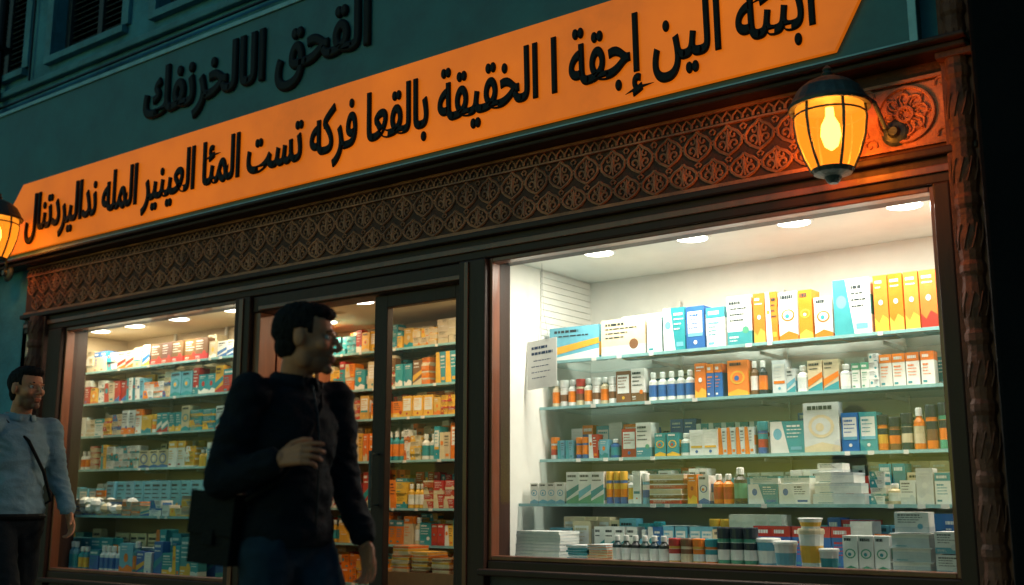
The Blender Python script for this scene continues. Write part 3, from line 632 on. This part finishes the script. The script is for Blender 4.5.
def person(name,loc,J,skin,jacket,trouser,shoe,yaw=0,pitch=0,beard=.3,style='jacket',hands=None,disp=.006,collar=1.,sw=1.):
    P=empty(name,loc)
    H=Matrix.Translation(J['head'])@Matrix.Rotation(yaw,4,'Z')@Matrix.Rotation(pitch,4,'Y')
    Hi=H.inverted(); HR=H.to_3x3().to_4x4()
    def h(*a): return H@Vector(a)
    def E(c,r): return ('e',h(*c),r,HR)
    hp=[E((-.014,0,.03),(.098,.076,.088)),E((.022,0,-.015),(.070,.061,.085)),E((.030,0,-.07),(.056,.047,.045)),E((.076,0,-.098),(.019,.022,.018)),
        E((.080,0,.022),(.014,.044,.010)),E((.058,.040,-.022),(.026,.020,.022)),E((.058,-.040,-.022),(.026,.020,.022)),
        ('c',h(.088,0,.014),.0075,h(.115,0,-.028),.0095),E((.103,.011,-.034),(.011,.008,.008)),E((.103,-.011,-.034),(.011,.008,.008)),
        E((.090,0,-.060),(.012,.023,.0065)),E((.087,0,-.071),(.012,.019,.0075)),E((.078,0,-.05),(.014,.03,.012)),
        E((-.006,.078,-.006),(.019,.009,.031)),E((-.006,-.078,-.006),(.019,.009,.031)),
        E((.005,.042,-.06),(.035,.016,.04)),E((.005,-.042,-.06),(.035,.016,.04)),
        ('c',h(-.02,0,-.06),.052,J['neck'],.055),('c',J['neck'],.055,J['neck']+V(-.01,0,-.06),.075)]
    def cf(co):
        q=Hi@co; c=list(skin)
        if q.z<-.03 and q.x>.0 and q.z>-.14:
            k=beard*min(1,(-.03-q.z)/.02)
            if q.x<.02: k*=q.x/.02
            c=[a*(1-k)+b_*k for a,b_ in zip(c,(.03,.02,.017))]
        if abs(q.y)<.022 and -.076<q.z<-.056 and q.x>.085: c=[skin[0]*.75,skin[1]*.5,skin[2]*.5]
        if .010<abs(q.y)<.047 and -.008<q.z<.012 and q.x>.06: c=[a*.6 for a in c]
        return c
    blob('head',hp,.0042,M_skin,P,smooth=3,colfn=cf)
    def hairpost(co):
        q=Hi@co
        d1=min(q.x-(.040 if q.z>.01 else .022),.074-q.z)
        d2=min(q.x+.020,-.018-q.z); d3=-.080-q.z
        d4=min(q.x+.028,.022-q.z, .020-abs(q.x+.006))
        k=max(cl(d1/.012+.5),cl(d2/.016+.5),cl(d3/.030+.5),cl(d4/.012+.5)*.9)
        ctr=Vector((-.005,0,.0)); v=q-ctr; L_=v.length
        if L_>1e-6: v=v*((L_-.028*k)/L_)
        return H@(ctr+v)
    blob('hair',[E((-.020,0,.034),(.100,.081,.091)),E((-.034,0,-.020),(.070,.066,.070)),E((.010,0,.080),(.082,.066,.042)),E((.050,.008,.083),(.040,.046,.028))],.0042,M_hair,P,smooth=2,disp=.0045,dscale=(60,60,30),post=hairpost)
    m=MB()
    for sy in (1,-1):
        m.tube([h(.084,sy*.014,.020),h(.088,sy*.030,.026),h(.074,sy*.047,.019)],[.0028,.0042,.002],6)
    m.build('eyebrows',M_hair,P,smooth=True)
    m=MB()
    for sy in (1,-1):
        m.lathe([(.0115*math.sin(math.pi*k/8)+.0001,-.0115*math.cos(math.pi*k/8)) for k in range(9)],M=Matrix.Translation(h(.072,sy*.030,.002)),seg=12)
        m.lathe([(.0062*math.sin(math.pi*k/6)+.0001,-.0062*math.cos(math.pi*k/6)) for k in range(7)],M=Matrix.Translation(h(.0785,sy*.0305,.002)),seg=10,mi=1)
    m.build('eyes',[M_eye,M_iris],P,smooth=True)
    sh,el,wr=J['sh'],J['el'],J['wr']
    bp=[('e',J['chest'],(.118,.165,.20)),('e',J['chest']+V(-.01,0,.10),(.10,.155,.10)),('e',J['belly'],(.122,.152,.20)),('e',J['hip']+V(0,0,.03),(.128,.168,.15)),('c',J['neck']+V(-.005,0,-.03),.064,J['chest']+V(-.01,0,.08),.09)]
    for s_ in (0,1):
        bp+=[('c',J['neck']+V(-.01,(.05,-.05)[s_],-.055),.048,sh[s_],.060),('c',sh[s_],.066*sw,el[s_],.053*sw),('c',el[s_],.053*sw,wr[s_],.040*sw)]
        # bunched cloth near elbow and cuff
        a_,b_=sh[s_],el[s_]
        for tt,rr in ((.72,.058),(.9,.059)): bp.append(('e',a_.lerp(b_,tt),(rr*sw,rr*sw,.022)))
        a_,b_=el[s_],wr[s_]
        for tt,rr in ((.25,.053),(.8,.046)): bp.append(('e',a_.lerp(b_,tt),(.026,rr*sw,rr*sw)))
    zc=J['hem']
    blob('jacket' if style=='jacket' else 'shirt',bp,.008,jacket,P,smooth=4,disp=disp,dscale=(8,8,13),cutlist=[((0,0,zc),(0,0,-1))])
    m=MB(); nk=J['neck']
    n=22; R0=.062
    vs=[]
    for k in range(n+1):
        a=math.radians(18)+(2*math.pi-math.radians(36))*k/n
        for rr,zz in ((R0+.012,-.055),(R0+.004,.012*collar),(R0+.018,.0),(R0+.026,-.035)):
            vs.append((nk.x-.008+rr*math.cos(a),nk.y+rr*math.sin(a),nk.z+zz+.022*(1-math.cos(a))/2-.012))
    fs=[]
    for k in range(n):
        for j in range(3): fs.append((k*4+j,k*4+j+1,(k+1)*4+j+1,(k+1)*4+j))
    m.add(vs,fs); co=m.build('collar',jacket,P,smooth=True); sm=co.modifiers.new('s','SOLIDIFY'); sm.thickness=.004
    tp=[('e',J['hip'],(.108,.148,.13))]
    for s_ in (0,1):
        hpj,kn,an=J['hj'][s_],J['kn'][s_],J['an'][s_]
        tp+=[('c',hpj,.092,kn,.064),('c',kn,.062,an,.050)]
    blob('trousers',tp,.010,trouser,P,smooth=5,disp=.008,dscale=(9,9,9))
    blob('shoes',shoe_parts(J['an'][0]-V(0,0,.03),0)+shoe_parts(J['an'][1]-V(0,0,.03),0,.02),.006,shoe,P,smooth=2)
    for s_ in (0,1):
        fw,pn,sd,cu=hands[s_]
        wv=wr[s_]; f_=Vector(fw).normalized()
        blob('hand',[('c',wv-f_*.04,.026,wv+f_*.03,.023)]+hand_parts(wv+f_*.022,fw,pn,sd,cu,.96),.0028,M_skin,P,smooth=2,colfn=lambda co:skin)
    return P
M_navy=mat('navy_jacket_cloth',(.006,.009,.013),.85,ns=12,var=.35,bump=.5,bs=120,spec=.2)
M_jeans=mat('denim',(.016,.038,.06),.85,ns=10,var=.5,bump=.5,bs=200,spec=.2)
M_shirt=mat('blue_grey_shirt',(.19,.29,.33),.85,ns=10,var=.25,bump=.4,bs=120,spec=.2)
M_trs=mat('charcoal_trousers',(.006,.009,.012),.85,ns=10,var=.3,bump=.4,bs=150,spec=.2)
M_leather=mat('black_leather',(.005,.005,.005),.7,ns=14,var=.4,bump=.4,bs=90,spec=.2)
J1=dict(head=V(.050,0,1.586),neck=V(.005,0,1.462),chest=V(0,0,1.26),belly=V(-.005,0,1.08),hip=V(-.01,0,.93),hem=.915,
 sh=[V(.015,.165,1.388),V(-.015,-.172,1.392)],el=[V(.0,.235,1.13),V(-.06,-.230,1.12)],wr=[V(.12,.215,.95),V(.12,-.19,1.18)],
 hj=[V(0,.085,.90),V(0,-.085,.90)],kn=[V(.20,.09,.50),V(-.02,-.09,.47)],an=[V(.30,.09,.11),V(-.30,-.09,.16)])
man=person('walking_man',(-2.755,-2.525,-.012),J1,(.55,.21,.10),M_navy,M_jeans,M_leather,yaw=math.radians(34),pitch=math.radians(3),beard=.55,disp=.010,sw=1.06,
 hands=[((.35,-.05,-1),(-.2,-1,0),(1,0,0),.6),((1,.30,.22),(.1,1,-.3),(0,.2,1),.8)])
m=MB()
Mb=Matrix.Translation((-.115,-.195,.985))@Matrix.Rotation(.25,4,'Z')@Matrix.Rotation(.08,4,'Y')
m.box(-.08,.08,-.035,.035,-.12,.10,M=Mb); m.box(-.085,.085,-.042,-.036,-.03,.105,M=Mb); m.box(-.02,.02,-.048,-.0425,-.06,-.01,M=Mb)
m.tube([V(-.17,-.19,1.07),V(-.13,-.16,1.25),V(-.10,-.04,1.40),V(-.06,.09,1.46),V(.02,.10,1.45),V(.100,.03,1.36),V(.128,-.07,1.22),V(.10,-.14,1.12),V(.0,-.185,1.06)],.008,6)
m.build('satchel',M_leather,man,bevel=.018)
m=MB() # zip line of the jacket
m.tube([V(.085,.0,1.43),V(.112,.0,1.34),V(.126,.0,1.25),V(.127,.0,1.12),V(.122,.0,.98)],.0035,5); m.build('zip',M_black,man)
J2=dict(head=V(.045,0,1.645),neck=V(0,0,1.51),chest=V(0,0,1.30),belly=V(.0,0,1.12),hip=V(0,0,.97),hem=.975,
 sh=[V(0,.172,1.435),V(0,-.172,1.435)],el=[V(.02,.235,1.17),V(-.12,-.230,1.18)],wr=[V(.16,.225,1.0),V(-.10,-.26,.93)],
 hj=[V(0,.085,.93),V(0,-.085,.93)],kn=[V(-.02,.09,.49),V(.20,-.09,.52)],an=[V(-.28,.09,.16),V(.28,-.09,.11)])
man2=person('walking_man',(-5.725,-1.81,0),J2,(.55,.22,.11),M_shirt,M_trs,M_leather,yaw=math.radians(10),beard=.7,style='shirt',collar=.3,disp=.010,
 hands=[((.5,0,-1),(-.2,-1,0),(1,0,0),.7),((.1,0,-1),(-.1,1,0),(1,0,0),.6)])
m=MB()
m.tube([V(-.09,-.1,1.46),V(.03,-.095,1.465),V(.122,-.01,1.36),V(.136,.08,1.2),V(.10,.155,1.05),V(-.03,.18,1.02),V(-.12,.08,1.2),V(-.11,-.04,1.38)],.009,6,closed=True)
m.build('shoulder_strap',M_leather,man2)
m=MB(); m.tube([V(.124*math.cos(a*math.pi/12),.163*math.sin(a*math.pi/12),.966) for a in range(24)],.015,6,closed=True,up=V(0,0,1)); m.build('belt',M_leather,man2)

# ---------------------------------------------------------------- world / light / camera
wd=bpy.data.worlds.new('World'); scene.world=wd; wd.use_nodes=True; nt=wd.node_tree; N=nt.nodes; L=nt.links
bg=N['Background']; sky=N.new('ShaderNodeTexSky'); sky.sky_type='NISHITA'; sky.sun_disc=False
sky.sun_elevation=math.radians(3); sky.sun_rotation=math.radians(200)
vm=N.new('ShaderNodeVectorMath'); vm.operation='MULTIPLY'; vm.inputs[1].default_value=(.42,1.05,1.5)
L.new(sky.outputs[0],vm.inputs[0]); L.new(vm.outputs[0],bg.inputs[0]); bg.inputs[1].default_value=.115
sl=bpy.data.lights.new('sun','SUN'); sl.energy=.06; sl.angle=math.radians(15); sl.color=(.4,.85,1)
so=bpy.data.objects.new('sun',sl); link(so); so.rotation_euler=Vector((.35,.8,-.5)).to_track_quat('-Z','Y').to_euler()
cam=bpy.data.cameras.new('camera'); co=bpy.data.objects.new('camera',cam); link(co); scene.camera=co
cam.sensor_width=36; cam.lens=36*1100/1024; cam.clip_end=2000; cam.clip_start=.05
p_=math.radians(10.69); co.location=(0,-5,1.05)
co.rotation_euler=Vector((-.6*math.cos(p_),.8*math.cos(p_),math.sin(p_))).to_track_quat('-Z','Y').to_euler()
cam.dof.use_dof=True; cam.dof.focus_distance=6.0; cam.dof.aperture_fstop=1.8
scene.view_settings.view_transform='Standard'; scene.view_settings.look='None'; scene.view_settings.exposure=0
